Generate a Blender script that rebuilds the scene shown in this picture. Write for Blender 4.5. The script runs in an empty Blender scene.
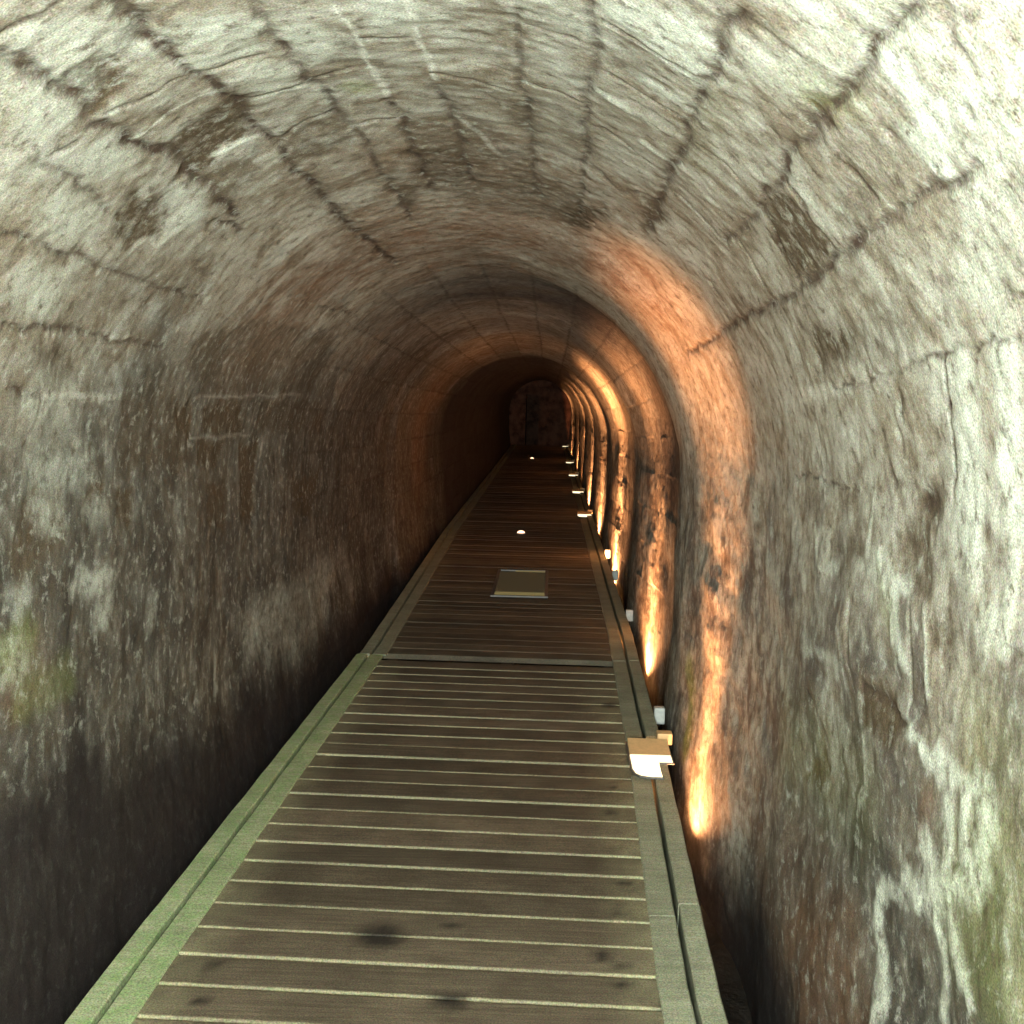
import bpy, bmesh, math, random
import numpy as np
from mathutils import Matrix, Vector

random.seed(7)
sc = bpy.context.scene
COL = sc.collection

# ------------------------------------------------------------------ camera
F = 1150.0            # focal length in pixels of a 1024 frame
H = 1.45              # eye height above the boardwalk
ROLL = 0.020
VPX, VPY = 551 - 512, 395 - 512       # vanishing point of the tunnel axis, from frame centre
ca, sa = math.cos(ROLL), math.sin(ROLL)
ox, oy = VPX * ca + VPY * sa, -VPX * sa + VPY * ca      # the same before rolling
yaw = math.atan2(ox, math.hypot(F, oy))
pitch = math.atan2(-oy, F)
# unit axes of the camera (right, up, forward), solved so that +Y lands on the vanishing point
fwd0 = Vector((0, 1, 0))
Rm = (Matrix.Rotation(-0.0, 3, 'Z'))
def cam_basis(y, p):
    f = Vector((-math.sin(y) * math.cos(p), math.cos(y) * math.cos(p), -math.sin(p)))
    r = Vector((math.cos(y), math.sin(y), 0))
    u = r.cross(f)
    return r, u, f
p_, y_ = pitch, yaw
for _ in range(30):
    r, u, f = cam_basis(y_, p_)
    q = Vector((0, 1, 0))
    px = F * q.dot(r) / q.dot(f); py = -F * q.dot(u) / q.dot(f)
    y_ += (ox - px) / F * 0.8
    p_ -= (oy - py) / F * 0.8
r, u, f = cam_basis(y_, p_)
# roll the frame: picture points turn by +ROLL (clockwise on screen)
right = r * ca + u * sa
up = u * ca - r * sa
CR, CU, CF = np.array(right), np.array(up), np.array(f)
CPOS = np.array((0, 0, H))
cam_d = bpy.data.cameras.new('camera'); cam = bpy.data.objects.new('camera', cam_d); COL.objects.link(cam)
M = Matrix(((right.x, up.x, -f.x, 0), (right.y, up.y, -f.y, 0), (right.z, up.z, -f.z, H), (0, 0, 0, 1)))
cam.matrix_world = M
cam_d.sensor_width = 36; cam_d.sensor_fit = 'HORIZONTAL'
cam_d.lens = F / 1024 * 36
cam_d.clip_start = 0.02
sc.camera = cam

def ray(px, py):
    d = CR * (px - 512) / F - CU * (py - 512) / F + CF
    return d
def on_z(px, py, z=0.0):
    d = ray(px, py); t = (z - H) / d[2]
    return CPOS + d * t

# ------------------------------------------------------------------ tunnel section
FLOOR = -0.45
WH, VA = 1.60, 3.03           # nominal lengths of a wall and of the vault arc
UT = WH * 2 + VA
def kn(v, ks):
    return np.interp(v, [k[0] for k in ks], [k[1] for k in ks])
def sect(v):
    apex = kn(v, [(-3, 2.16), (3, 2.13), (4.5, 2.09), (7.9, 1.98), (13, 1.89), (40, 1.89)])
    zs = kn(v, [(-3, 1.17), (3, 1.15), (8, 1.03), (13, .95), (40, .95)])
    xl = kn(v, [(-3, -1.26), (8.75, -1.25), (9.0, -1.22), (40, -1.20)])
    xr = kn(v, [(-3, .70), (3, .70), (8.75, .70), (9.1, .685), (40, .68)])
    apex = apex - kn(v, [(8.8, 0), (9.0, .015)])
    return apex, zs, xl, xr
def inset(z):
    t = np.clip((0.55 - z) / 1.0, 0, 1)
    return 0.09 * t * t * (3 - 2 * t)
def surf(u, v):
    """position (x, z) and inward normal of nominal surface"""
    apex, zs, xl, xr = sect(v)
    cx, a, b = (xl + xr) / 2, (xr - xl) / 2, apex - zs
    zl = FLOOR - .05 + (zs - FLOOR + .05) * np.clip(u / WH, 0, 1)
    zr = FLOOR - .05 + (zs - FLOOR + .05) * np.clip((UT - u) / WH, 0, 1)
    th = math.pi * (1 - np.clip((u - WH) / VA, 0, 1))
    vx, vz = cx + a * np.cos(th), zs + b * np.sin(th)
    x = np.where(u < WH, xl + inset(zl), np.where(u > WH + VA, xr - .5 * inset(zr), vx))
    z = np.where(u < WH, zl, np.where(u > WH + VA, zr, vz))
    nx = np.where(u < WH, 1.0, np.where(u > WH + VA, -1.0, -np.cos(th)))
    nz = np.where(u < WH, 0.0, np.where(u > WH + VA, 0.0, -np.sin(th)))
    return x, z, nx, nz
def pix_uv(px, py):
    """where the sight line through a point of the photo meets the tunnel: (u, v) in metres on the stone"""
    d = ray(px, py)
    ys = np.concatenate([np.linspace(.3, 6, 1200), np.linspace(6, 33, 1600)])
    t = ys / d[1]
    x = CPOS[0] + d[0] * t; z = CPOS[2] + d[2] * t
    apex, zs, xl, xr = sect(ys)
    cx, a, b = (xl + xr) / 2, (xr - xl) / 2, apex - zs
    ins = inset(z)
    out = np.where(z > zs, ((x - cx) / a) ** 2 + ((z - zs) / b) ** 2 > 1, (x < xl + ins) | (x > xr - .5 * ins))
    i = int(np.argmax(out)) if out.any() else len(ys) - 1
    x, z, v = x[i], z[i], ys[i]
    if z < zs[i]:
        k = (z - FLOOR + .05) / (zs[i] - FLOOR + .05) * WH
        return (k if x < cx[i] else UT - k), v
    th = math.atan2((z - zs[i]) / b[i], (x - cx[i]) / a[i])
    return WH + VA * (1 - th / math.pi), v
def trace(pts, step=10):
    o = []
    for (x0, y0), (x1, y1) in zip(pts[:-1], pts[1:]):
        n = max(1, int(math.hypot(x1 - x0, y1 - y0) / step))
        for k in range(n):
            o.append(pix_uv(x0 + (x1 - x0) * k / n, y0 + (y1 - y0) * k / n))
    o.append(pix_uv(*pts[-1]))
    return np.array(o)

# ------------------------------------------------------------------ numpy noise
def vnoise(x, y, seed=0):
    xi = np.floor(x).astype(np.int64); yi = np.floor(y).astype(np.int64)
    fx = x - xi; fy = y - yi
    fx = fx * fx * (3 - 2 * fx); fy = fy * fy * (3 - 2 * fy)
    def h(a, b):
        n = (a * 374761393 + b * 668265263 + seed * 974634777) & 0xffffffff
        n = ((n ^ (n >> 13)) * 1274126177) & 0xffffffff
        n = n ^ (n >> 16)
        return (n & 0xffff) / 65535.0
    return ((h(xi, yi) * (1 - fx) + h(xi + 1, yi) * fx) * (1 - fy)
            + (h(xi, yi + 1) * (1 - fx) + h(xi + 1, yi + 1) * fx) * fy)
def fbm(x, y, o=4, seed=0):
    s = 0; a = .5; t = 0
    for k in range(o):
        s = s + a * vnoise(x, y, seed + k * 17); t += a
        x = x * 2.03; y = y * 2.03; a *= .5
    return s / t

# ------------------------------------------------------------------ node helpers
class NT:
    def __init__(s, name):
        s.m = bpy.data.materials.new(name); s.m.use_nodes = True
        s.n = s.m.node_tree.nodes; s.l = s.m.node_tree.links
        s.n.clear()
        s.out = s.n.new('ShaderNodeOutputMaterial')
        s.b = s.n.new('ShaderNodeBsdfPrincipled')
        s.l.new(s.b.outputs[0], s.out.inputs[0])
        s.b.inputs['Roughness'].default_value = .85
        s.b.inputs['Specular IOR Level'].default_value = .25
    def set(s, inp, val):
        if hasattr(val, 'links') or hasattr(val, 'is_linked'): s.l.new(val, inp)
        else: inp.default_value = val
    def attr(s, name):
        a = s.n.new('ShaderNodeAttribute'); a.attribute_name = name; return a.outputs['Fac']
    def coord(s, kind='Object', scale=(1, 1, 1)):
        t = s.n.new('ShaderNodeTexCoord'); mp = s.n.new('ShaderNodeMapping')
        s.l.new(t.outputs[kind], mp.inputs[0]); mp.inputs['Scale'].default_value = scale
        return mp.outputs[0]
    def noise(s, co, scale, detail=4, rough=.55, dist=0):
        t = s.n.new('ShaderNodeTexNoise'); s.l.new(co, t.inputs['Vector'])
        t.inputs['Scale'].default_value = scale; t.inputs['Detail'].default_value = detail
        t.inputs['Roughness'].default_value = rough; t.inputs['Distortion'].default_value = dist
        return t.outputs['Fac']
    def noisec(s, co, scale):
        t = s.n.new('ShaderNodeTexNoise'); s.l.new(co, t.inputs['Vector'])
        t.inputs['Scale'].default_value = scale; t.inputs['Detail'].default_value = 1
        return t.outputs['Color']
    def ramp(s, fac, stops, interp='LINEAR'):
        t = s.n.new('ShaderNodeValToRGB'); s.l.new(fac, t.inputs[0]); cr = t.color_ramp
        cr.interpolation = interp
        while len(cr.elements) < len(stops): cr.elements.new(.5)
        for e, (p, c) in zip(cr.elements, stops):
            e.position = p; e.color = (c, c, c, 1) if isinstance(c, (int, float)) else (*c, 1)
        return t.outputs[0]
    def math(s, op, a, b=0.0, clamp=False):
        t = s.n.new('ShaderNodeMath'); t.operation = op; t.use_clamp = clamp
        s.set(t.inputs[0], a); s.set(t.inputs[1], b); return t.outputs[0]
    def mix(s, fac, a, b, mode='MIX'):
        t = s.n.new('ShaderNodeMix'); t.data_type = 'RGBA'; t.blend_type = mode; t.clamp_factor = True
        s.set(t.inputs[0], fac)
        for i, v in ((6, a), (7, b)):
            s.set(t.inputs[i], (*v, 1) if isinstance(v, tuple) and len(v) == 3 else v)
        return t.outputs[2]
    def bump(s, h, strength=.4, dist=.01):
        t = s.n.new('ShaderNodeBump'); t.inputs['Strength'].default_value = strength
        t.inputs['Distance'].default_value = dist; s.l.new(h, t.inputs['Height'])
        s.l.new(t.outputs[0], s.b.inputs['Normal'])

# ------------------------------------------------------------------ stone
def stone_material():
    k = NT('weathered_limestone')
    uv = k.coord('UV')                       # u = metres round the arch, v = metres along the tunnel
    st = k.coord('UV', (3.0, 4.2, 1))        # runs down the walls
    big = k.noise(uv, 1.7, 5, .6)
    mid = k.noise(uv, 6, 8, .72, .25)
    fine = k.noise(uv, 60, 4, .7)
    grain = k.noise(uv, 260, 2, .6)
    run = k.noise(st, 1.6, 6, .65, .5)
    run2 = k.noise(k.coord('UV', (5.0, 8.0, 1)), 1.7, 6, .7, .5)
    wall = k.attr('wall')
    tone = k.attr('tone')
    c = k.ramp(mid, [(.30, (.17, .125, .08)), (.42, (.35, .30, .23)), (.53, (.52, .49, .415)), (.72, (.68, .67, .60))])
    c = k.mix(k.ramp(big, [(.40, .0), (.60, .55)]), c, (.33, .27, .20))
    # walls: dark runs of damp and soot, and pale lime runs
    c = k.mix(k.math('MULTIPLY', wall, k.ramp(run, [(.40, .80), (.57, 0)])), c, (.11, .085, .075))
    c = k.mix(k.math('MULTIPLY', wall, k.ramp(run2, [(.60, 0), (.74, .55)])), c, (.50, .47, .40))
    # grimy areas, with lower-left shade painted in
    g = k.math('MULTIPLY', k.attr('dirt_shade'), k.ramp(k.noise(k.coord('UV', (2.0, 4.0, 1)), 3.2, 7, .7, .6), [(.30, 1.0), (.56, .72), (.72, .18)]), True)
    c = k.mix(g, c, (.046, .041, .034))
    c = k.mix(k.math('MULTIPLY', k.attr('rust_glow'), k.ramp(mid, [(.4, .8), (.65, .35)])), c, (.24, .12, .065))  # rust stain, plus warm lamp glow painted into the stone
    c = k.mix(k.math('MULTIPLY', k.attr('halo'), k.ramp(k.noise(uv, 9, 6, .75), [(.40, .05), (.62, 1.0)]), True), c, (.19, .135, .085))
    ed = k.ramp(k.noise(uv, 26, 5, .7), [(.36, 1.3), (.64, .35)])
    c = k.mix(k.math('MULTIPLY', k.math('MULTIPLY', k.attr('dark'), 1.3), ed, True), c, (.105, .072, .042))
    c = k.mix(k.math('MULTIPLY', k.attr('pale'), k.ramp(k.noise(uv, 17, 6, .75), [(.34, .0), (.50, 1.0)]), True), c, (.74, .76, .66))
    c = k.mix(k.math('MULTIPLY', k.attr('moss'), k.ramp(fine, [(.35, .9), (.65, .5)])), c, (.25, .30, .06))
    c = k.mix(k.math('MULTIPLY', k.attr('mortar'), k.ramp(k.noise(uv, 40, 3, .6), [(.35, .3), (.5, 1.0)])), c, (.74, .72, .63))
    jn = k.ramp(k.noise(uv, 13, 5, .75), [(.36, .12), (.58, 1.15)])
    c = k.mix(k.math('MULTIPLY', k.attr('joint'), jn, True), c, (.075, .048, .034))
    bl = k.noise(uv, 24, 6, .72, .3)
    c = k.mix(k.ramp(bl, [(.32, .85), (.47, 0)]), c, (.11, .080, .052))
    c = k.mix(k.ramp(bl, [(.54, 0), (.66, .55)]), c, (.60, .61, .53))
    c = k.mix(k.math('MULTIPLY', k.attr('damp_shade'), .90), c, (.022, .016, .017))
    c = k.mix(k.math('MULTIPLY', k.attr('soot_shade'), k.ramp(bl, [(.35, .95), (.7, .72)])), c, (.045, .040, .042))
    # block tone, speckle
    t = k.math('ADD', k.math('MULTIPLY', tone, .35), .82)
    sp = k.math('ADD', k.math('MULTIPLY', fine, .9), .55)
    sp2 = k.math('ADD', k.math('MULTIPLY', grain, 2.3), -.15)
    c = k.mix(1.0, c, k.math('MULTIPLY', t, k.math('MULTIPLY', sp, sp2)), 'MULTIPLY')
    c = k.mix(.22, c, k.noisec(uv, 150), 'OVERLAY')
    k.l.new(c, k.b.inputs['Base Color'])
    k.b.inputs['Roughness'].default_value = .8
    hh = k.math('ADD', k.math('MULTIPLY', mid, 1.0), k.math('MULTIPLY', fine, .35))
    hh = k.math('ADD', hh, k.math('MULTIPLY', run, k.math('MULTIPLY', wall, .8)))
    k.bump(hh, .30, .012)
    return k.m
STONE = stone_material()

def J(*pts): return list(pts)
# joints between stones, followed on the photograph and carried onto the vault: (points, half width m, strength)
JOINTS = [
 (J((118,0),(125,12),(150,40),(172,55),(192,72),(215,90),(240,112),(256,126),(276,145),(296,170),(323,197),(351,227),(371,243),(395,262)), .010, 1),
 (J((0,50),(15,62),(40,78),(55,86),(92,112),(98,122),(125,130),(140,146),(165,155),(190,172),(220,198),(238,212)), .010, 1),
 (J((0,232),(22,233),(50,248),(75,255),(100,263),(117,267),(160,284),(200,300)), .006, .8),
 (J((35,160),(55,170),(72,178),(92,192),(108,208)), .008, .7),
 (J((0,322),(30,326),(50,326),(82,332),(105,336),(142,345),(162,346)), .006, .8),
 (J((0,387),(12,388),(35,393)), .006, .9),
 (J((392,103),(406,127),(413,150),(426,172),(432,190)), .009, .9),
 (J((438,88),(450,115),(458,130),(465,160),(470,182)), .009, .8),
 (J((252,0),(271,30),(290,62),(308,80),(323,92),(338,112),(356,130),(378,167),(393,187),(411,217)), .008, .8),
 (J((515,10),(517,47),(519,82),(527,110),(530,150),(540,195)), .007, .7),
 (J((590,0),(594,42),(594,80),(584,108),(587,140),(582,162),(584,188),(580,214)), .008, .75),
 (J((742,5),(725,50),(710,75),(704,90),(692,120),(688,140),(672,165),(664,185),(658,205),(652,228)), .009, .85),
 (J((922,0),(888,38),(868,65),(850,82),(835,105),(818,127),(795,150),(782,168),(763,205),(742,225),(726,240)), .008, .9),
 (J((985,165),(955,178),(925,197),(900,212),(865,237),(850,252),(822,274),(793,293),(768,304),(732,325),(697,347)), .008, .9),
 (J((1024,336),(1005,340),(975,346),(948,352),(925,362),(905,368),(880,376),(850,383),(835,387)), .004, .85),
 (J((946,350),(950,375),(951,405),(955,440),(959,470),(959,505)), .0035, 1),
 (J((795,475),(820,478),(845,485),(862,490)), .004, .8),
 (J((0,36),(20,22),(40,14),(60,0)), .007, .8),
 (J((192,74),(160,92),(125,106),(100,112)), .004, .6),
 (J((258,60),(220,72),(195,74)), .006, .7),
 (J((256,103),(280,95),(305,86),(330,76),(350,72)), .006, .7),
 (J((276,145),(300,131),(338,114)), .007, .9),
 (J((356,128),(375,125),(392,122)), .006, .8),
 (J((358,39),(390,40),(416,39)), .006, .6),
 (J((437,76),(475,83),(512,95)), .005, .7),
 (J((470,84),(500,110),(520,118)), .006, .4),
 (J((520,25),(545,32),(578,42)), .005, .5),
 (J((519,84),(540,90),(560,96),(585,108)), .006, .75),
 (J((612,25),(652,45),(677,60),(705,72)), .006, .8),
 (J((602,72),(650,98),(675,112),(692,120)), .005, .7),
 (J((587,127),(605,130),(640,158),(672,178)), .005, .7),
 (J((590,165),(620,190),(652,197)), .006, .7),
 (J((680,196),(700,216),(727,242)), .005, .8),
 (J((696,140),(720,158),(745,184)), .004, .6),
 (J((745,12),(768,28),(800,45)), .004, .6),
 (J((712,282),(722,298),(733,316)), .006, .8),
 (J((739,240),(752,258),(770,288)), .004, .7),
 (J((788,178),(808,200),(818,222),(840,248)), .008, 1),
 (J((848,160),(865,175),(880,195)), .006, .8),
 (J((762,206),(775,230),(790,258),(802,276),(822,272)), .006, .9),
 (J((150,218),(178,180),(200,170)), .006, .5),
 (J((55,150),(75,140)), .006, .7),
 (J((20,60),(30,72),(40,80)), .016, 1),
 (J((160,150),(175,158),(192,172)), .012, 1),
 (J((205,222),(222,218),(240,228)), .008, 1),
 (J((195,262),(212,272)), .006, .6),
 (J((320,305),(350,312)), .006, .6),
 (J((868,690),(885,700),(910,726)), .008, 1),
 (J((913,610),(914,660),(912,720)), .004, .8),
 (J((855,600),(856,650),(858,680)), .008, .55),
 (J((745,560),(752,600),(748,640)), .004, .4),
 (J((812,690),(822,715),(828,745)), .006, .6),
 (J((815,362),(828,380)), .004, .7),
 (J((870,352),(876,370)), .004, .7),
 (J((903,395),(905,415)), .010, .8), (J((903,432),(907,450)), .010, .6),
 (J((893,470),(898,482)), .014, .8),
 (J((925,500),(936,506)), .018, .9),
 (J((934,160),(936,161)), .004, 1), (J((895,137),(897,140)), .005, .8),
 (J((970,105),(976,115)), .008, .7), (J((946,5),(948,22)), .009, .7), (J((956,38),(962,44)), .008, .7),
 (J((820,127),(830,114)), .014, 1), (J((849,82),(852,78)), .012, .9),
 (J((410,700),(411,701)), .002, 0),
]
MORTAR = [
 (J((335,5),(345,20),(358,40),(368,65),(382,90),(392,103)), .006, 1),
 (J((409,0),(416,25),(422,45),(430,62),(437,82)), .006, 1),
 (J((212,93),(185,108),(150,132),(132,142)), .006, .9),
 (J((436,33),(450,35)), .006, .8),
 (J((456,121),(478,136),(500,155)), .008, .5),
 (J((195,397),(225,396),(256,396),(300,394)), .006, .28),
 (J((190,438),(215,437),(250,435)), .006, .25),
 (J((105,336),(122,338)), .006, .6), (J((30,390),(60,394),(110,396)), .008, .5),
 (J((795,400),(800,440),(803,480),(800,520)), .007, .5),
 (J((816,402),(822,440),(827,470),(828,500)), .007, .7),
 (J((800,395),(830,390),(858,388)), .018, .55), (J((862,400),(863,470)), .007, .45),
 (J((508,0),(512,25)), .006, .6), (J((212,94),(216,97)), .010, 1),
]
DARK = [   # (outline, strength): brown patches on the stones
 (J((52,85),(70,72),(95,62),(112,52),(125,60),(127,92),(97,112),(75,98)), .95),
 (J((12,60),(25,62),(42,78),(30,86),(18,76)), .8),
 (J((100,4),(126,8),(158,42),(142,50),(132,62),(120,34)), .75),
 (J((170,150),(210,116),(245,102),(262,140),(225,152),(200,188),(184,172)), .85),
 (J((195,185),(256,150),(262,170),(225,205)), .45),
 (J((113,236),(135,185),(162,205),(162,232),(132,246)), .75),
 (J((400,128),(460,112),(512,150),(600,212),(560,222),(480,205),(410,180)), .42),
 (J((408,150),(470,140),(466,188),(422,184)), .62),
 (J((282,140),(345,118),(352,145),(300,165)), .5),
 (J((388,180),(420,185),(410,215)), .6),
 (J((330,20),(352,50),(360,72),(340,60)), .45),
 (J((430,10),(500,10),(505,45),(440,36)), .15),
 (J((605,50),(660,80),(655,95),(610,68)), .45),
 (J((600,25),(650,48),(690,68),(650,70),(615,52)), .30),
 (J((762,206),(786,188),(806,204),(839,249),(820,271),(801,275),(780,250)), .85),
 (J((815,325),(862,325),(862,362),(822,366)), .72),
 (J((800,320),(900,300),(940,330),(900,362),(830,370)), .30),
 (J((808,78),(850,72),(842,100),(820,128),(795,140),(806,105)), .62),
 (J((850,120),(930,130),(950,165),(880,195),(850,165)), .30),
 (J((845,165),(880,195),(866,235),(842,220)), .4),
 (J((885,15),(960,12),(965,42),(905,42)), .35),
 (J((1010,165),(1024,158),(1024,205),(1010,200)), .7),
 (J((915,490),(942,490),(946,518),(920,512)), .7),
 (J((866,694),(882,692),(912,727),(892,742),(868,728)), .85),
 (J((803,775),(825,742),(830,770),(822,792)), .8),
 (J((938,615),(960,625),(950,655),(936,640)), .55),
 (J((905,520),(930,515),(935,600),(908,600)), .55),
 (J((835,540),(870,545),(870,570),(840,565)), .5),
 (J((560,205),(610,205),(590,228),(565,222)), .8),
 (J((640,205),(665,195),(668,215),(648,238)), .75),
 (J((510,105),(540,105),(535,140),(512,130)), .45),
 (J((505,150),(535,145),(545,200),(510,190)), .45),
 (J((175,402),(192,402),(192,436),(175,436)), .9), (J((203,402),(240,402),(245,432),(203,434)), .8),
 (J((256,402),(320,400),(320,432),(258,432)), .5),
 (J((200,442),(225,442),(215,470),(198,470)), .9), (J((240,445),(258,442),(255,520),(242,520)), .9),
 (J((205,480),(230,480),(228,530),(208,525)), .7), (J((110,485),(130,485),(128,530),(112,525)), .7),
 (J((82,488),(98,488),(96,500),(82,500)), .9), (J((30,480),(60,480),(60,545),(10,590),(10,520)), .6),
 (J((180,340),(260,320),(330,330),(330,392),(200,395)), .42),
 (J((120,380),(190,400),(190,470),(110,470)), .45),
 (J((30,335),(60,340),(80,380),(40,385)), .45),
 (J((140,300),(152,290),(150,305),(142,312)), .7),
 (J((290,480),(320,470),(310,520),(292,515)), .7),
]
PALE = [   # strokes of lime wash and efflorescence: (points, half width m, strength)
 (J((912,728),(940,762),(985,795)), .012, .95), (J((985,795),(992,830),(982,865),(962,890)), .020, .95),
 (J((950,800),(949,830),(944,862)), .014, .95), (J((968,798),(968,840),(972,868)), .017, .95),
 (J((905,878),(918,892),(940,900),(952,890),(962,885)), .018, 1), (J((925,850),(935,880),(945,900)), .020, .9),
 (J((936,900),(944,945),(945,1000)), .018, .95), (J((952,905),(962,950),(972,990)), .016, .8),
 (J((878,895),(876,930),(882,975),(874,1040)), .020, .8), (J((900,900),(880,890)), .012, .5),
 (J((930,612),(931,650),(932,692)), .008, .8), (J((1020,440),(1016,560),(1018,640)), .02, .7),
 (J((806,640),(830,660),(852,682)), .012, .45), (J((866,740),(867,785),(858,812)), .008, .5),
 (J((966,380),(970,430),(975,500),(972,555)), .045, .75), (J((1010,360),(1012,430),(1020,520)), .035, .8),
 (J((985,625),(1000,635),(1012,650)), .02, .7), (J((1000,520),(1015,530)), .02, .5), (J((880,500),(868,545),(878,560)), .010, .6),
 (J((875,560),(890,585),(900,600),(903,640),(907,665)), .022, .75), (J((890,570),(912,590)), .02, .7),
 (J((780,660),(785,690)), .010, .5), (J((818,520),(820,555),(838,570)), .008, .45), (J((840,560),(842,600)), .006, .35),
 (J((900,20),(960,90),(990,170)), .07, .5), (J((1000,30),(1024,120)), .06, .3), (J((1000,220),(985,290)), .05, .5), (J((960,200),(985,180)), .03, .5), (J((900,70),(935,100),(925,150)), .03, .8),
 (J((975,240),(1000,290)), .03, .5), (J((1000,60),(1010,130)), .05, .45),
 (J((640,80),(690,100)), .03, .6), (J((700,30),(640,20),(690,60)), .05, .75), (J((608,95),(650,120)), .022, .7), (J((640,140),(670,162)), .015, .8),
 (J((820,10),(860,40)), .05, .6), (J((770,60),(830,50)), .04, .4),
 (J((80,585),(98,580),(100,600),(97,622)), .022, .75), (J((68,592),(85,580),(108,576)), .012, .6),
 (J((218,655),(217,688)), .016, .75), (J((0,662),(14,660)), .025, .6), (J((10,605),(25,590)), .02, .5),
 (J((250,632),(275,612),(300,600),(330,570)), .05, .42), (J((270,655),(300,640),(325,610)), .05, .36), (J((340,560),(350,580)), .05, .2),
 (J((30,400),(60,402)), .03, .55), (J((30,470),(80,465)), .03, .5), (J((30,510),(55,515)), .02, .55), (J((100,520),(85,505)), .015, .35),
 (J((190,575),(192,605)), .014, .35), (J((150,605),(150,620)), .016, .4), (J((175,500),(178,530)), .02, .3),
 (J((60,110),(30,40)), .05, .45), (J((110,45),(85,40)), .05, .45), (J((170,40),(240,30)), .05, .6), (J((215,55),(240,50)), .05, .6),
 (J((260,75),(275,90)), .05, .55), (J((300,30),(325,60)), .04, .55), (J((100,155),(120,165)), .05, .5), (J((50,210),(80,220)), .05, .5),
 (J((180,190),(190,215)), .035, .55), (J((220,160),(240,152)), .012, .7), (J((320,95),(330,105)), .02, .5), (J((390,20),(400,10)), .04, .5),
 (J((20,285),(50,300)), .05, .4), (J((600,20),(560,15)), .05, .4), (J((30,420),(60,430)), .04, .25),
]
MOSS = [ (J((710,665),(711,690),(709,720),(706,745)), .05, .9), (J((965,900),(1000,960),(1024,940)), .10, .40), (J((1000,880),(1020,1000)), .12, .45),
         (J((985,760),(1024,800)), .10, .25), (J((790,740),(860,790)), .12, .2), (J((0,650),(20,640)), .05, .5), (J((20,690),(60,680)), .05, .35),
         (J((350,90),(362,95)), .03, .5), (J((840,90),(815,85)), .04, .3), (J((690,160),(720,95)), .04, .1), (J((885,580),(900,620)), .02, .25) ]
RUST_GLOW = [ (J((800,960),(840,1010)), .18, .8), (J((790,890),(830,940)), .14, .5), (J((760,860),(780,960)), .10, .5), (J((300,290),(400,240),(520,225),(620,260)), .35, .7), (J((430,150),(520,170),(600,190)), .22, .45),  # vault and left-ring strokes paint in the warm glow of the lamps
         (J((400,220),(470,260)), .3, .45), (J((640,300),(700,340)), .15, .3), (J((930,800),(925,840)), .03, .5), (J((420,440),(430,400),(460,370)), .5, .6),
         (J((10,680),(30,670)), .06, .5) ]

def seg_dist(P, tr):
    d = np.full(len(P), 9.0)
    for a, b in zip(tr[:-1], tr[1:]):
        ab = b - a; L = max(1e-9, ab @ ab)
        t = np.clip(((P - a) @ ab) / L, 0, 1)
        q = P - a - t[:, None] * ab
        d = np.minimum(d, np.sqrt((q * q).sum(1)))
    return d
def in_poly(P, poly):
    r_ = np.zeros(len(P), bool); n = len(poly)
    for i in range(n):
        (x0, y0), (x1, y1) = poly[i], poly[(i + 1) % n]
        if y0 == y1: continue
        c = ((y0 > P[:, 1]) != (y1 > P[:, 1])) & (P[:, 0] < (x1 - x0) * (P[:, 1] - y0) / (y1 - y0) + x0)
        r_ ^= c
    return r_

def v_steps():
    o = []; v = -1.6
    while v < 33.5:
        o.append(v)
        v += .05 if v < .4 else .014 if v < 1.2 else .0085 if v < 3.0 else .012 if v < 5.0 else .02 if v < 8 else .035 if v < 14 else .08
    o.append(33.5)
    return np.array(o)

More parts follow.
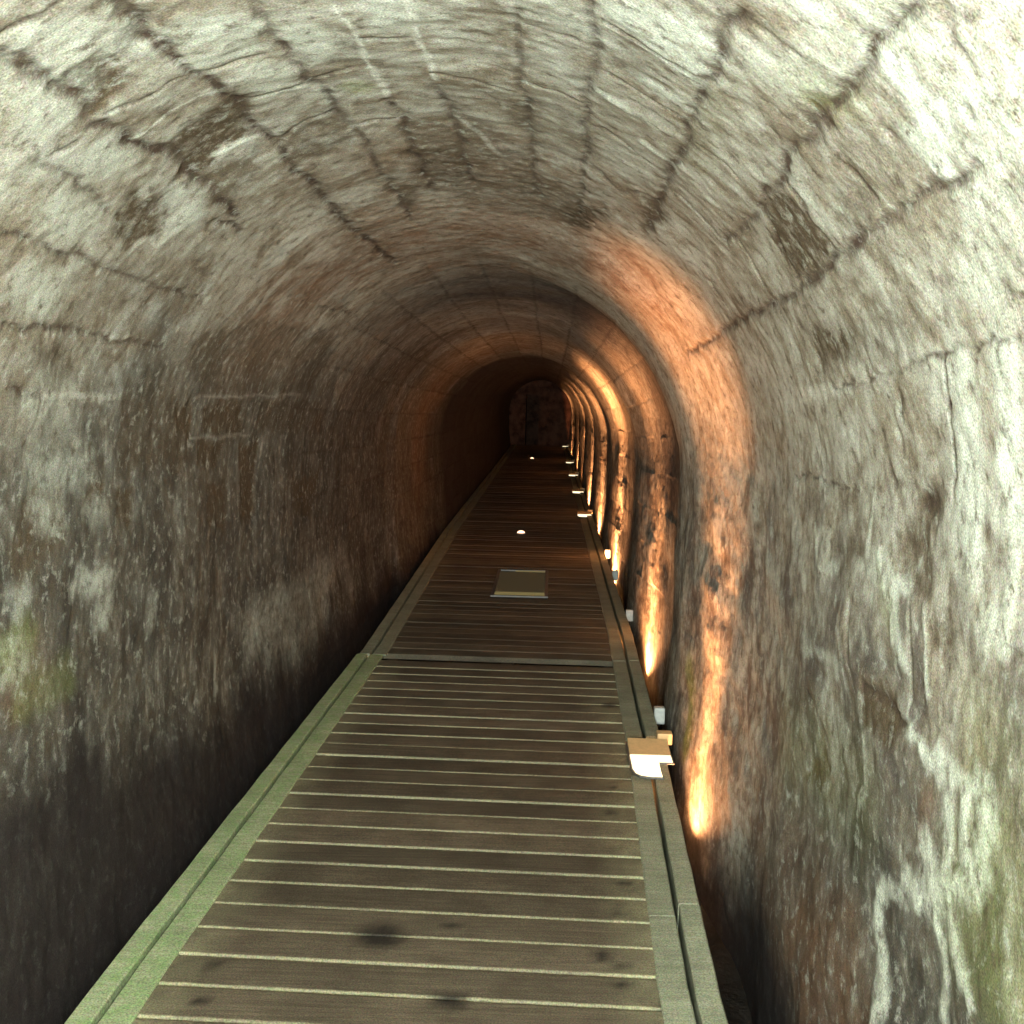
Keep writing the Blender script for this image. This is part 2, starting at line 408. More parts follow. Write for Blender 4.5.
def build_tunnel():
    vs = v_steps(); nu_ = 760
    us = np.linspace(0, UT, nu_)
    nv = len(vs)
    U, V = np.meshgrid(us, vs)               # nv x nu
    u = U.ravel(); v = V.ravel(); N = len(u)
    att = {k: np.zeros(N) for k in ('joint', 'mortar', 'dark', 'pale', 'moss', 'rust_glow', 'halo')}
    wob = .010
    P = np.stack([u + (fbm(u * 9, v * 9, 3, 3) - .5) * wob * 2, v + (fbm(u * 9 + 50, v * 9, 3, 5) - .5) * wob * 2.4], 1)
    P2 = np.stack([u + (fbm(u * 14, v * 14, 4, 13) - .5) * .08, v + (fbm(u * 14 + 50, v * 14, 4, 15) - .5) * .08], 1)
    def stroke(key, lst, soft, Q, rag=0.0):
        for pts, w, s in lst:
            if s == 0: continue
            tr = trace(pts)
            if pts[0][0] > 860 and pts[0][1] > 700 and key == 'pale': w, s = w * 1.35, min(1, s * 1.15)
            if pts[0][0] < 400 and pts[0][1] > 390 and key == 'pale': w, s = w * 1.7, s * .72
            R = w * soft + w + .05
            m = (u > tr[:, 0].min() - R) & (u < tr[:, 0].max() + R) & (v > tr[:, 1].min() - R) & (v < tr[:, 1].max() + R)
            ix = np.nonzero(m)[0]
            if not len(ix): continue
            d = seg_dist(Q[ix], tr)
            val = s * np.clip(1 - (d - w * .55) / (w * soft), 0, 1)
            att[key][ix] = np.maximum(att[key][ix], val)
    stroke('joint', JOINTS, 1.3, P2 * .5 + P * .5)
    stroke('halo', [(p, .035, s_ * .8) for p, w_, s_ in JOINTS if w_ > .0045], 1.6, P2)
    stroke('mortar', MORTAR, .8, P)
    stroke('pale', PALE, 1.3, P2)
    stroke('moss', MOSS, 1.2, P2)
    stroke('rust_glow', RUST_GLOW, 1.2, P2)
    for poly, s in DARK:
        tr = trace(poly + [poly[0]])
        R = .08
        m = (u > tr[:, 0].min() - R) & (u < tr[:, 0].max() + R) & (v > tr[:, 1].min() - R) & (v < tr[:, 1].max() + R)
        ix = np.nonzero(m)[0]
        if not len(ix): continue
        ins = in_poly(P2[ix], tr)
        d = seg_dist(P2[ix], tr)
        sd = np.where(ins, d, -d)
        att['dark'][ix] = np.maximum(att['dark'][ix], s * np.clip(.5 + sd / .03, 0, 1))
    # masonry courses where the photograph shows none clearly
    ch = .235
    row = np.floor(P[:, 0] / ch).astype(int); fr = P[:, 0] / ch - row
    off = np.sin(row * 12.9898) * 43758.5453; off = off - np.floor(off)
    ln = .42 + .2 * off
    col = np.floor(P[:, 1] / ln + off * 7).astype(int); fc = P[:, 1] / ln + off * 7 - col
    dj = np.minimum(np.minimum(fr, 1 - fr) * ch, np.minimum(fc, 1 - fc) * ln)
    wgt = np.clip((v - 4.6) / 1.4, 0, 1) + np.clip((1.25 - v) / .3, 0, 1)
    vault = np.clip(1 - np.abs(u - UT / 2) / (UT / 2 - .9), 0, 1); vault = np.clip(vault * 4, 0, 1)
    gj = (1 - .85 * np.clip((u - UT * .62) / .5, 0, 1)) * np.clip(1 - (dj - .004) / .008, 0, 1) * .55 * wgt * np.clip(vault + .35, 0, 1)
    att['joint'] = np.maximum(att['joint'], gj)
    hs = np.sin(row * 78.233 + col * 37.719) * 43758.5453
    att['tone'] = (hs - np.floor(hs)) * wgt * .9 + (1 - wgt) * .5
    # walls versus vault, and wall grime with the lower-left shade painted in
    hl = u / WH * (1.15 - FLOOR) + FLOOR; hr = (UT - u) / WH * (1.15 - FLOOR) + FLOOR
    left = u < UT / 2
    hgt = np.where(left, hl, hr)
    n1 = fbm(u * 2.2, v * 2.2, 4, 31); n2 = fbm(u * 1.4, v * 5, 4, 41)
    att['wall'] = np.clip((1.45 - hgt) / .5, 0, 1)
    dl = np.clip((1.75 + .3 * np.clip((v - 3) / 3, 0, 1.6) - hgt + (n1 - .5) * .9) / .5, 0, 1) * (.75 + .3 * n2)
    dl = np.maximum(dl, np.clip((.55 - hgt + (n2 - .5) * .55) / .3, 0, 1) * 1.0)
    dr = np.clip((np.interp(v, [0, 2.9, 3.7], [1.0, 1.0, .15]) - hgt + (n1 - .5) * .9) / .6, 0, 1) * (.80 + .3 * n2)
    att['dirt_shade'] = np.where(left, dl, dr)
    # dark vault: a soot band some way in, then unlit shade painted past the inner arch
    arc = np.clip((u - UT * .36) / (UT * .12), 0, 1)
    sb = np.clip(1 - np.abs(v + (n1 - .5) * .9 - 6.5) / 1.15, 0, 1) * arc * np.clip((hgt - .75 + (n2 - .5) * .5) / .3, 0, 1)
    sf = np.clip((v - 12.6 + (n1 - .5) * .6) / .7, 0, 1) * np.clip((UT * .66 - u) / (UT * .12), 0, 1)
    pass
    att['soot_shade'] = np.clip(np.maximum(sb * 1.1, sf), 0, 1)
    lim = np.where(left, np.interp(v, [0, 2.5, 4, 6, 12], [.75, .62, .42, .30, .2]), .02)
    att['damp_shade'] = np.clip((lim - hgt + (n1 - .5) * .35 + (n2 - .5) * .2) / .22, 0, 1)  # damp foot of the wall, darkened further with painted shade
    # relief
    x, z, nx, nz = surf(u, v)
    dsp = (fbm(u * 1.3, v * 1.1, 3, 61) - .5) * .05 + (fbm(u * 5, v * 5, 4, 71) - .5) * .012 + (fbm(u * 30, v * 30, 2, 81) - .5) * .004
    dsp += (att['tone'] - .5) * .006 * wgt
    dsp -= att['joint'] * .005
    dsp -= att['dark'] * .005
    dsp += att['pale'] * .003
    # lumps of the ruined lower masonry on the right wall
    rw = np.clip((hr - -.5) / .2, 0, 1) * (~left) * np.clip((1.3 - hr) / .4, 0, 1)
    dsp += rw * (fbm(u * 3.5 + 9, v * 2.0, 3, 91) - .5) * np.interp(v, [4, 6], [.04, .010])
    # the right wall swells and falls back along the tunnel, the swelling dying out over the crown
    ph = np.interp(v, [3.5, 5.1, 6.3, 7.9, 9.4, 11.6, 15.4, 19.0, 22.8, 27, 32, 34], [-.5, 0, .5, 1, 1.5, 2, 3, 4, 5, 6, 7, 7.4])
    top = np.clip((u - UT * .40) / (UT * .34), 0, 1); top = top * top * (3 - 2 * top)
    dsp += .10 * (.5 + .5 * np.cos(2 * math.pi * ph)) * top
    x = x + nx * dsp; z = z + nz * dsp
    att['_x'] = x; att['_z'] = z
    def part(name, i0, i1):
        w = i1 - i0 + 1
        idx = (np.arange(nv)[:, None] * nu_ + np.arange(i0, i1 + 1)[None, :]).ravel()
        me = bpy.data.meshes.new(name)
        co = np.stack([x[idx], v[idx], z[idx]], 1).astype(np.float32)
        a = (np.arange(nv - 1)[:, None] * w + np.arange(w - 1)[None, :]).ravel()
        quads = np.stack([a, a + w, a + w + 1, a + 1], 1).astype(np.int32)     # normals face inward
        nf = len(quads)
        me.vertices.add(len(co)); me.vertices.foreach_set('co', co.ravel())
        me.loops.add(nf * 4); me.loops.foreach_set('vertex_index', quads.ravel())
        me.polygons.add(nf)
        me.polygons.foreach_set('loop_start', (np.arange(nf) * 4).astype(np.int32))
        me.polygons.foreach_set('use_smooth', np.ones(nf, bool))
        me.update(calc_edges=True)
        uvl = me.uv_layers.new(name='UVMap')
        uvc = np.stack([u[idx], v[idx]], 1).astype(np.float32)[quads.ravel()]
        uvl.data.foreach_set('uv', uvc.ravel())
        for key in ('joint', 'mortar', 'dark', 'pale', 'moss', 'rust_glow', 'tone', 'wall', 'dirt_shade', 'damp_shade', 'halo', 'soot_shade'):
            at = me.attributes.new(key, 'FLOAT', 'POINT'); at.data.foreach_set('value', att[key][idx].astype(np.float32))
        me.materials.append(STONE)
        o = bpy.data.objects.new(name, me); COL.objects.link(o); o['kind'] = 'structure'
        return o
    iL = int(round((WH + .25) / UT * (nu_ - 1))); iR = nu_ - 1 - iL
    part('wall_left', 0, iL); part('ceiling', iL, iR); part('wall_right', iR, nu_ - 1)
build_tunnel()

# ------------------------------------------------------------------ mesh helpers for the rest
def link(name, bm, mat, parent=None, smooth=False):
    me = bpy.data.meshes.new(name); bm.normal_update(); bm.to_mesh(me); bm.free()
    me.materials.append(mat)
    if smooth:
        for p in me.polygons: p.use_smooth = True
    o = bpy.data.objects.new(name, me); COL.objects.link(o)
    if parent: o.parent = parent
    return o
def box(bm, x0, x1, y0, y1, z0, z1, bev=0, seg=2):
    r_ = bmesh.ops.create_cube(bm, size=1)
    vs = r_['verts']
    for q in vs:
        q.co = Vector((x0 + (q.co.x + .5) * (x1 - x0), y0 + (q.co.y + .5) * (y1 - y0), z0 + (q.co.z + .5) * (z1 - z0)))
    if bev:
        es = list({e for q in vs for e in q.link_edges})
        bmesh.ops.bevel(bm, geom=es, offset=bev, segments=seg, affect='EDGES', profile=.6)
    return vs
def prism(bm, pts, z0, z1, bev=0):
    lo = [bm.verts.new((p[0], p[1], z0)) for p in pts]; hi = [bm.verts.new((p[0], p[1], z1)) for p in pts]
    n = len(pts)
    bm.faces.new(list(reversed(lo))); top = bm.faces.new(hi)
    for i in range(n): bm.faces.new((lo[i], lo[(i + 1) % n], hi[(i + 1) % n], hi[i]))
    if bev: bmesh.ops.bevel(bm, geom=list(top.edges), offset=bev, segments=2, affect='EDGES')
def cyl(bm, r0, r1, z0, z1, seg=20, x=0, y=0):
    r_ = bmesh.ops.create_cone(bm, cap_ends=True, segments=seg, radius1=r0, radius2=r1, depth=z1 - z0)
    for q in r_['verts']: q.co += Vector((x, y, (z0 + z1) / 2))
def thing(name, label, cat, loc, group=None):
    o = bpy.data.objects.new(name, None); COL.objects.link(o); o.location = loc; o.empty_display_size = .1
    o['label'] = label; o['category'] = cat
    if group: o['group'] = group
    return o
def copy_tree(o, loc, label, keep=lambda n: True):
    c = o.copy(); COL.objects.link(c); c.location = loc; c['label'] = label
    for ch in o.children:
        d = ch.copy(); COL.objects.link(d); d.parent = c
        for g in ch.children:
            e = g.copy(); COL.objects.link(e); e.parent = d
    return c

# ------------------------------------------------------------------ materials
def wood(name, dark, lite, edge, mossy=0.0):
    k = NT(name)
    co = k.coord('Object', (1, 1, 1))
    gr = k.noise(k.coord('Object', (2.0, 40, 12)), 2.2, 5, .6, .3)
    blot = k.noise(co, 5, 5, .65)
    pl = k.attr('board')
    c = k.mix(k.ramp(gr, [(.3, 0), (.7, 1)]), dark, lite)
    c = k.mix(k.ramp(blot, [(.35, .55), (.65, 0)]), c, tuple(q * .55 for q in dark))
    c = k.mix(1.0, c, k.math('ADD', k.math('MULTIPLY', pl, .55), .72), 'MULTIPLY')
    c = k.mix(k.math('MULTIPLY', k.attr('edge'), .9), c, edge)
    c = k.mix(k.math('MULTIPLY', k.attr('stain'), 1.0), c, (.018, .014, .013))
    if mossy:
        c = k.mix(k.ramp(k.noise(co, 30, 4, .7), [(.40, 0), (.62, mossy)]), c, (.26, .44, .16))
    gn = k.noise(co, 230, 2, .6)
    c = k.mix(1.0, c, k.math('ADD', k.math('MULTIPLY', gn, 2.2), -.10), 'MULTIPLY')
    c = k.mix(.28, c, k.noisec(co, 150), 'OVERLAY')
    k.l.new(c, k.b.inputs['Base Color'])
    k.b.inputs['Roughness'].default_value = .7
    k.bump(k.math('ADD', gr, k.math('MULTIPLY', gn, .3)), .35, .004)
    return k.m
def plain(name, col, rough=.5, metal=0.0, spec=.4):
    k = NT(name); co = k.coord('Object')
    n = k.noise(co, 45, 4, .6)
    c = k.mix(k.ramp(n, [(.35, .35), (.65, 0)]), (*col,), tuple(q * .6 for q in col))
    k.l.new(c, k.b.inputs['Base Color']); k.b.inputs['Roughness'].default_value = rough
    k.b.inputs['Metallic'].default_value = metal; k.b.inputs['Specular IOR Level'].default_value = spec
    k.bump(n, .15, .002)
    return k.m
def glow(name, col, strength):
    k = NT(name); k.b.inputs['Base Color'].default_value = (.10, .10, .08, 1)
    k.b.inputs['Emission Color'].default_value = (*col, 1)
    co = k.coord('Object'); n = k.noise(co, 25, 2)
    k.l.new(k.math('MULTIPLY', k.math('ADD', k.math('MULTIPLY', n, .3), .85), strength), k.b.inputs['Emission Strength'])
    return k.m
WOOD = wood('weathered_planks', (.105, .080, .056), (.20, .160, .112), (.40, .37, .23))
PALEWOOD = wood('pale_edge_boards', (.42, .42, .31), (.68, .66, .50), (.3, .3, .2), .15)
GREENWOOD = wood('mossy_edge_boards', (.50, .55, .33), (.85, .88, .58), (.3, .3, .2), .6)
DARKWOOD = plain('old_bearers', (.07, .055, .045), .8)
STEEL = plain('dull_steel', (.22, .21, .20), .45, .6)
WHITE = plain('white_plastic', (.62, .64, .62), .4)
AMBER = plain('ochre_enamel', (.80, .55, .28), .5)
BLACK = plain('black_metal', (.03, .028, .027), .5)
LENS = glow('frosted_lens', (1, .84, .52), 2.0)
LENSD = glow('frosted_lens_far', (1, .80, .55), 4.0)
ULENS = glow('uplight_lens', (1, .55, .22), 1.0)
STRIP = glow('light_strip', (1, .80, .30), .16)
PANE = glow('lit_pane', (1, .82, .38), .022)
SPOTL = glow('deck_spot_lens', (1, .62, .38), 3.0)

# ------------------------------------------------------------------ floor and end of the tunnel
fm = NT('rubble_floor'); co = fm.coord('Object')
fc_ = fm.ramp(fm.noise(co, 6, 6, .65), [(.35, (.010, .009, .008)), (.65, (.035, .030, .026))])
fm.l.new(fc_, fm.b.inputs['Base Color']); fm.bump(fm.noise(co, 14, 5), .6, .03)
bm = bmesh.new()
vsx = np.linspace(-1.35, .8, 30); vsy = np.concatenate([np.linspace(-1.6, 8, 110), np.linspace(8.3, 33.7, 60)])
X, Y = np.meshgrid(vsx, vsy)
Zf = FLOOR + (fbm(X.ravel() * 3, Y.ravel() * 3, 3, 7).reshape(X.shape) - .5) * .03
g = [[bm.verts.new((X[i, j], Y[i, j], Zf[i, j])) for j in range(len(vsx))] for i in range(len(vsy))]
for i in range(len(vsy) - 1):
    for j in range(len(vsx) - 1):
        bm.faces.new((g[i][j], g[i][j + 1], g[i + 1][j + 1], g[i + 1][j]))
o = link('floor', bm, fm.m, None, True); o['kind'] = 'structure'

ew = NT('end_wall_stone'); co = ew.coord('Object')
ec = ew.ramp(ew.noise(co, 5, 6, .65), [(.35, (.10, .045, .03)), (.6, (.30, .15, .10))])
ew.l.new(ec, ew.b.inputs['Base Color']); ew.bump(ew.noise(co, 12, 5), .6, .03)
bm = bmesh.new()
ex = -.72, -.34; ez = -.2, 1.45
for a in ((-1.5, ex[0], -.6, 2.2), (ex[1], 1.0, -.6, 2.2), (ex[0], ex[1], ez[1], 2.2), (ex[0], ex[1], -.6, ez[0])):
    box(bm, a[0], a[1], 33.45, 33.75, a[2], a[3])
box(bm, ex[0] - .1, ex[1] + .1, 34.9, 35.0, ez[0], ez[1] + .1)          # back of the dark side passage
box(bm, ex[0] - .1, ex[0], 33.75, 34.9, ez[0], ez[1] + .1); box(bm, ex[1], ex[1] + .1, 33.75, 34.9, ez[0], ez[1] + .1)
box(bm, ex[0], ex[1], 33.75, 34.9, ez[1], ez[1] + .1); box(bm, ex[0], ex[1], 33.75, 34.9, ez[0] - .1, ez[0])
o = link('wall_back', bm, ew.m); o['kind'] = 'structure'

# ------------------------------------------------------------------ boardwalk
def xl(v): return float(np.interp(v, [0, 2.7, 6.4, 12, 33], [DL[0], DL[0], DL[1], DL[2], DL[2]]))
def xr(v): return float(np.interp(v, [0, 2.7, 4.5, 7, 33], [DR[0], DR[0], DR[1], DR[2], DR[2]]))
pL = [on_z(65, 1024), on_z(357, 655), on_z(456, 514)]
pR = [on_z(728, 1024), on_z(672, 780), on_z(634, 640)]
DL = [p[0] for p in pL]; DR = [p[0] for p in pR]
print('deck', [tuple(round(float(c), 3) for c in p) for p in pL + pR])
RIM, GRV, INN = .060, .014, .075
SKEW = .03
STAINS = [(on_z(380, 936), .075, .05), (on_z(624, 884), .034, .014), (on_z(618, 912), .026, .010), (on_z(603, 956), .03, .02), (on_z(620, 968), .026, .01),
          (on_z(624, 985), .025, .014), (on_z(665, 1006), .02, .02), (on_z(213, 966), .028, .012), (on_z(200, 1000), .026, .012), (on_z(610, 812), .03, .015),
          (on_z(612, 788), .02, .01), (on_z(452, 925), .03, .01), (on_z(610, 705), .05, .03), (on_z(450, 1000), .05, .03)]
def set_attr(o, name, fn):
    me = o.data; at = me.attributes.new(name, 'FLOAT', 'POINT')
    co = np.empty(len(me.vertices) * 3, np.float32); me.vertices.foreach_get('co', co)
    co = co.reshape(-1, 3); at.data.foreach_set('value', fn(co).astype(np.float32))
def decking(v0, v1, name, parent, pitch=.1505, fine=True):
    bm = bmesh.new(); v = v0; bid = []; edg = []
    k = 0
    while v + pitch <= v1 + .001:
        gap = random.uniform(.006, .009) if v0 < 2 else random.uniform(.003, .004); dz = random.uniform(-.002, .002)
        a = xl(v) + RIM + GRV + INN * .0 + .012; b = xr(v) - RIM - GRV - .006
        nx_ = 60 if (fine and v < 5.5) else 6
        # profile across the board: worn rounded arrises
        prof = [(gap / 2, -.030, .5), (gap / 2, -.008, .9), (gap / 2 + .001, -.0015, .9), (gap / 2 + .004, 0, .5), (gap / 2 + .008, 0, 0), (.045, .0005, 0), (.075, .0008, 0), (.105, .0005, 0),
                (pitch - gap / 2 - .012, 0, 0), (pitch - gap / 2 - .006, -.001, .25), (pitch - gap / 2, -.006, .4), (pitch - gap / 2, -.030, 0)]
        bv = random.random()
        rows = []
        for i in range(nx_ + 1):
            x = a + (b - a) * i / nx_
            wob = random.uniform(-.0012, .0012)
            row = []
            for (py, pz, e) in prof:
                q = bm.verts.new((x, v + py + SKEW * (x - a) * -1 + wob, pz + dz)); row.append(q); bid.append(bv); edg.append(e)
            rows.append(row)
        n = len(prof)
        for i in range(nx_):
            for j in range(n - 1):
                bm.faces.new((rows[i][j], rows[i + 1][j], rows[i + 1][j + 1], rows[i][j + 1]))
            bm.faces.new((rows[i][n - 1], rows[i + 1][n - 1], rows[i + 1][0], rows[i][0]))
        for row, rev in ((rows[0], False), (rows[-1], True)):
            bm.faces.new(row if not rev else list(reversed(row)))
        v += pitch; k += 1
    bmesh.ops.recalc_face_normals(bm, faces=bm.faces)
    o = link(name, bm, WOOD, parent)
    bid, edg = np.array(bid), np.array(edg)
    set_attr(o, 'board', lambda c: bid)
    set_attr(o, 'edge', lambda c: edg * (.9 if v0 < 2 else .04) * (.2 + .8 * fbm(c[:, 0] * 4, c[:, 1] * 9, 3, 2)) * 1.1
             + np.clip(1 - np.minimum(c[:, 0] - DL[0] - .13, DR[0] - .13 - c[:, 0]) / .16, 0, 1) * (fbm(c[:, 0] * 22, c[:, 1] * 22, 4, 9)) * (.9 if v0 < 2 else .3))
    def st(c):
        s = np.zeros(len(c))
        for p, rx, ry in STAINS:
            d = np.sqrt(((c[:, 0] - p[0]) / rx) ** 2 + ((c[:, 1] - p[1]) / (ry * 1.6)) ** 2) + (fbm(c[:, 0] * 40, c[:, 1] * 40, 2, 8) - .5) * .6
            s = np.maximum(s, np.clip(1.6 - d * 1.3, 0, 1))
        return s * .9
    set_attr(o, 'stain', st)
    return o
def board_run(name, mat, side, o0, o1, v0, v1, z0, z1, parent, seg=.5, bev=.004):
    """a long board following the edge of the walk; o0, o1 measured inward from the edge"""
    bm = bmesh.new(); n = max(2, int((v1 - v0) / .12)); rows = []
    for i in range(n + 1):
        v = v0 + (v1 - v0) * i / n
        e = xl(v) if side < 0 else xr(v)
        a, b = (e + o0, e + o1) if side < 0 else (e - o1, e - o0)
        j = random.uniform(-.0015, .0015)
        pr = [(a + j, z0), (b + j, z0), (b + j, z1 - bev), (b + j - bev, z1), (a + j + bev, z1), (a + j, z1 - bev)]
        rows.append([bm.verts.new((x, v, z)) for x, z in pr])
    for i in range(n):
        for k in range(6):
            bm.faces.new((rows[i][k], rows[i][(k + 1) % 6], rows[i + 1][(k + 1) % 6], rows[i + 1][k]))
    bm.faces.new(rows[0]); bm.faces.new(list(reversed(rows[-1])))
    bmesh.ops.recalc_face_normals(bm, faces=bm.faces)
    o = link(name, bm, mat, parent)
    return o
def walk(label, v0, v1, cuts, seamR, shift, pitch=.1505):
    t = thing('boardwalk', label, 'walkway', (0, 0, 0))
    decking(v0 if v0 < 2 else v0 + .05, v1, 'decking', t, pitch)
    # the boards under the edge strips stand on bearers
    board_run('edge_board', GREENWOOD if v0 < 2 else PALEWOOD, -1, RIM + GRV + shift, RIM + GRV + INN + shift, v0, v1, -.004, .006, t)
    board_run('rim_rail', GREENWOOD if v0 < 2 else PALEWOOD, -1, shift, RIM + shift, v0, v1, -.09, .008, t)
    a = v0
    for c0, c1 in cuts + [(v1, v1)]:
        if c0 - a > .05:
            board_run('rim_rail', PALEWOOD, 1, 0, RIM, a, c0, -.09, .010, t)
        a = c1
    a = v0
    for c0, c1 in seamR + [(v1, v1)]:
        board_run('edge_board', PALEWOOD, 1, RIM + GRV, RIM + GRV + INN, a, c0, -.004, .005, t)
        a = c1
    for ox_ in (.16, .80, 1.36):
        board_run('bearer', DARKWOOD, -1, ox_, ox_ + .06, v0, v1, -.14, -.031, t)
    v = v0 + .4; proto = None
    while v < v1:
        for ox_ in (.16, .80, 1.36):
            if proto is None:
                bm = bmesh.new(); box(bm, -.04, .04, -.04, .04, FLOOR - .02, -.14, .004); st_ = proto = link('stump', bm, DARKWOOD, t)
            else:
                st_ = proto.copy(); COL.objects.link(st_); st_.parent = t
            st_.location = (xl(v) + ox_ + .03, v, 0)
        v += 1.9 if v0 < 2 else 4.2
    return t
V1 = float(pL[1][1])
walk('grey-brown plank boardwalk nearest the viewer with pale mossy edge strips', .55, V1, [(3.17, 3.178), (4.52, 4.80)], [(3.10, 3.106), (4.30, 4.76)], 0)
walk('darker far run of the plank boardwalk leading to the tunnel end', V1 + .012, 33.3, [], [], .012)

# ------------------------------------------------------------------ lights set in the deck edge
def floor_light():
    t = thing('floor_light', 'nearest and largest glowing amber deck light on the right edge of the boardwalk', 'light', (0, 0, 0), 'lit floor lights along the right deck edge')
    # local origin: right rear corner of the lens on the deck, x to the left is negative, y towards the viewer negative
    bm = bmesh.new()
    pts = [(-.178, 0), (-.178, -.33), (-.170, -.385), (-.150, -.415), (-.11, -.428), (-.058, -.428), (-.058, -.25), (0.0, -.25), (0.0, 0)]
    prism(bm, pts, 0, .006, .002)
    link('frame', bm, STEEL, t)
    bm = bmesh.new()
    ins = [(-.170, -.16), (-.170, -.33), (-.162, -.380), (-.144, -.407), (-.11, -.420), (-.063, -.420), (-.063, -.243), (-.006, -.243), (-.006, -.16)]
    prism(bm, ins, .004, .010, .002)
    link('lens', bm, LENS, t)
    bm = bmesh.new()      # inclined reflector behind the lens
    a = [bm.verts.new(q) for q in ((-.170, -.158, .007), (-.006, -.158, .007), (-.006, -.006, .030), (-.170, -.006, .030), (-.170, -.006, .004), (-.006, -.006, .004))]
    bm.faces.new((a[0], a[1], a[2], a[3])); bm.faces.new((a[3], a[2], a[5], a[4])); bm.faces.new((a[0], a[3], a[4])); bm.faces.new((a[1], a[5], a[2])); bm.faces.new((a[0], a[4], a[5], a[1]))
    link('reflector', bm, AMBER, t)
    bm = bmesh.new(); box(bm, -.045, .018, .004, .060, -.0, .048, .005); link('cable_box', bm, AMBER, t)
    return t
FL = floor_light()
def edge_at(px, py):
    p = on_z(px, py); return float(p[0]), float(p[1])
fx, fy = edge_at(668, 748)
FL.location = (fx, fy, .010)
names = {0: 'second lit deck light, bright bar next up the deck after the white boxes', 1: 'third lit deck light down the right edge of the boardwalk', 2: 'fourth lit deck light down the right edge, deep in the tunnel',
         3: 'fifth lit deck light down the right edge, far inside the tunnel', 4: 'farthest lit deck light near the dark end of the tunnel'}
for i, py in enumerate((514, 491.5, 475, 462.5, 446.5)):
    q = on_z(560, py); v = float(q[1])
    c = copy_tree(FL, (xr(v) - .005, v, .010), names[i])
    for ch in c.children:
        if ch.name.startswith('lens'):
            pass

# small white boxes on the rim
def junction_box():
    t = thing('junction_box', 'small bluish white box on the right rim just beyond the nearest floor light', 'junction box', (0, 0, 0), 'white cable boxes on the right rim')
    bm = bmesh.new(); box(bm, -.024, .024, -.022, .022, 0, .075, .005); link('housing', bm, WHITE, t)
    bm = bmesh.new(); box(bm, -.018, .018, -.026, -.021, .010, .066, .002); link('cover', bm, WHITE, t)
    bm = bmesh.new(); cyl(bm, .006, .006, -.012, .0, 10, 0, .0); 
    link('cable_gland', bm, BLACK, t)
    return t
JB = junction_box()
def put_jb(o, px, py):
    q = on_z(px, py, -.03); v = float(q[1]); o.location = (xr(v) + .0245, v, -.035)
put_jb(JB, 660, 722)
for px, py, lb in ((629, 620, 'brightest white box, second along the right rim of the boardwalk'), (618, 579, 'tiny pinkish white box, third along the right rim of the boardwalk'), (601, 557, 'fourth white box along the right rim, below the dark wall gap')):
    put_jb(copy_tree(JB, (0, 0, 0), lb), px, py)

# glazed hatch in the deck
def hatch():
    a = on_z(490, 598); b = on_z(548, 598); c = on_z(548, 572)
    x0, x1, y0, y1 = float(a[0]), float(b[0]), float((a[1] + b[1]) / 2), float(c[1])
    t = thing('floor_panel', 'dim yellow lit glass panel lying in the middle of the boardwalk', 'floor panel', (x0, y0, .003))
    w, l = x1 - x0, y1 - y0
    bm = bmesh.new()
    for q in ((0, w, 0, .03), (0, w, l - .03, l), (0, .025, .03, l - .03), (w - .025, w, .03, l - .03)): box(bm, q[0], q[1], q[2], q[3], 0, .012, .002)
    link('frame', bm, STEEL, t)
    bm = bmesh.new(); box(bm, .025, w - .025, .19, l - .09, 0, .007); link('glass_pane', bm, PANE, t)
    bm = bmesh.new(); box(bm, .025, w - .025, .03, .185, 0, .008, .002); link('light_strip', bm, STRIP, t)
    bm = bmesh.new(); box(bm, w * .35, w - .025, l - .085, l - .035, 0, .009, .002); link('light_strip', bm, STRIP, t)
hatch()

# little round deck spots
def deck_spot():
    t = thing('deck_spotlight', 'small round orange spot glowing mid deck beyond the glass panel', 'light', (0, 0, 0), 'round deck spots')
    bm = bmesh.new(); cyl(bm, .052, .048, 0, .012, 24); link('bezel', bm, STEEL, t)
    bm = bmesh.new(); bmesh.ops.create_uvsphere(bm, u_segments=20, v_segments=10, radius=.040)
    for q in bm.verts: q.co.z = max(q.co.z, -.004) * .6 + .012
    link('lens', bm, SPOTL, t, True)
    return t
DS = deck_spot(); q = on_z(521, 534); DS.location = (float(q[0]), float(q[1]), .001)
q = on_z(532, 459); copy_tree(DS, (float(q[0]), float(q[1]), .001), 'tiny far orange spot glowing on the deck near the tunnel end')

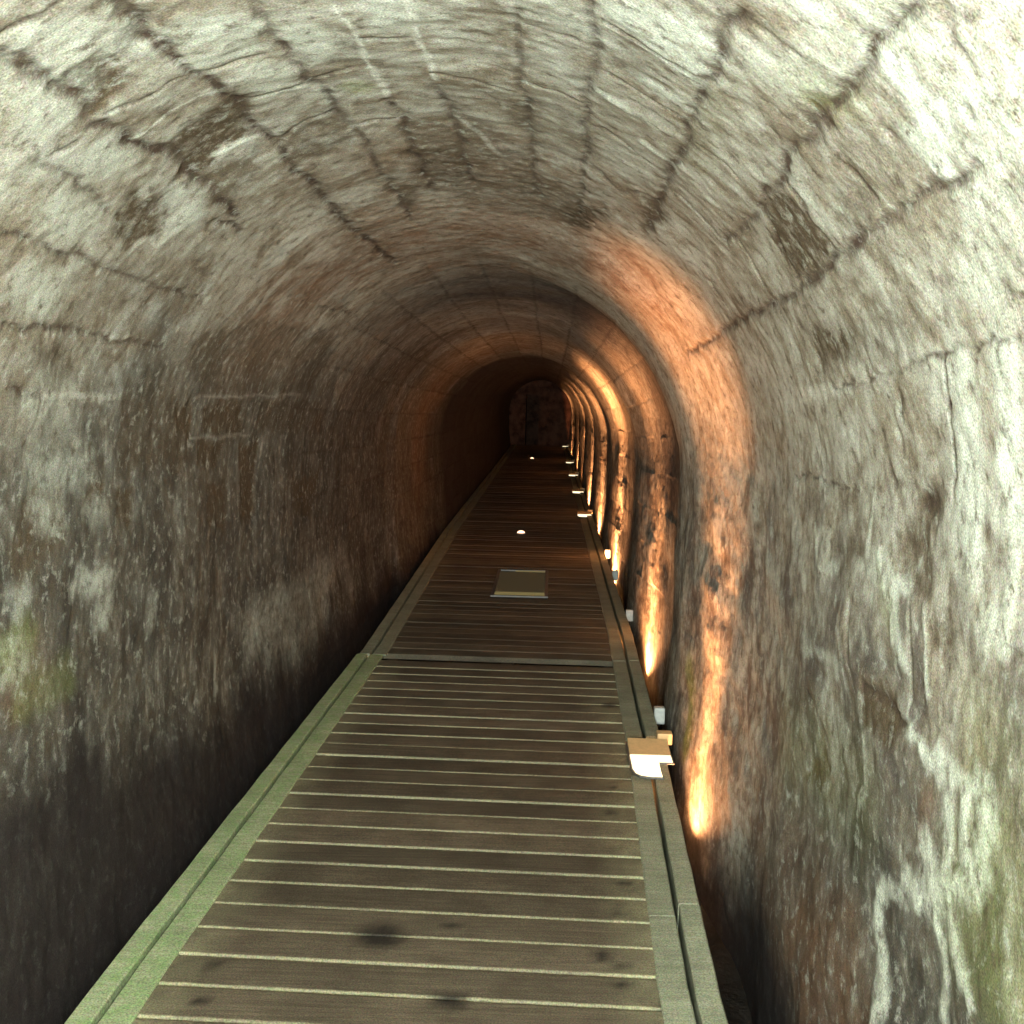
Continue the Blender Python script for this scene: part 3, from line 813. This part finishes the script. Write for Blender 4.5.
# uplights in the gap along the right wall
def uplight():
    t = thing('uplight', 'black wall uplight in the gap by the right wall, nearest the viewer', 'light', (0, 0, 0), 'uplights in the gap along the right wall')
    bm = bmesh.new(); box(bm, -.04, .04, -.05, .05, 0, .012, .003); link('base_plate', bm, BLACK, t)
    bm = bmesh.new(); cyl(bm, .030, .034, .012, .13, 20); link('housing', bm, BLACK, t)
    bm = bmesh.new(); cyl(bm, .028, .028, .128, .134, 20); link('lens', bm, ULENS, t)
    return t
UP = uplight()
UPV = [(4.35, 125), (6.95, 180), (10.3, 380), (14.1, 150), (17.8, 140), (21.5, 140), (25.6, 150), (30.9, 260)]
ordn = ['second', 'third', 'fourth', 'fifth', 'sixth', 'seventh', 'farthest']
for i, (v, pw) in enumerate(UPV):
    x = xr(v) + .035
    loc = (x, v, FLOOR + .015)
    if i == 0: UP.location = loc
    else: copy_tree(UP, loc, ordn[i - 1] + ' black wall uplight in the gap along the right wall')
    for ang, blend, en, dx in ((138, 1.0, pw * (.45 if i == 0 else .8), .08), (42, 1.0, pw * (4.2 if i == 0 else 2.8), -.012)):      # wide spill, and the narrow core of the lamp
        L = bpy.data.lights.new('uplight_beam', 'SPOT'); L.energy = en; L.color = (1, .40, .15)
        L.spot_size = math.radians(ang); L.spot_blend = blend; L.shadow_soft_size = .025
        lo = bpy.data.objects.new('uplight_beam', L); COL.objects.link(lo)
        lo.location = (x - .005, v, FLOOR + .19)
        lo.rotation_euler = Vector((dx - (.15 if v > 30 else 0), .45 if v > 30 else -.02, 1)).to_track_quat('-Z', 'Y').to_euler()

# ------------------------------------------------------------------ unseen key light added behind the viewer, tilted up to brighten the vault
A = bpy.data.lights.new('added_rear_key', 'AREA'); A.shape = 'RECTANGLE'; A.size = .9; A.size_y = .5
A.energy = 455; A.color = (.88, 1.0, .93)
ao = bpy.data.objects.new('added_rear_key', A); COL.objects.link(ao)
ao.location = (-.10, -1.1, 1.40)
ao.rotation_euler = Vector((.12, 1, .80)).to_track_quat('-Z', 'Y').to_euler()
w = bpy.data.worlds.new('world'); sc.world = w; w.use_nodes = True
w.node_tree.nodes['Background'].inputs[0].default_value = (.80, 1.0, .88, 1)
w.node_tree.nodes['Background'].inputs[1].default_value = .08

vs_ = sc.view_settings
vs_.view_transform = 'Standard'; vs_.look = 'None'; vs_.gamma = 1; vs_.use_curve_mapping = False
vs_.exposure = 0.0
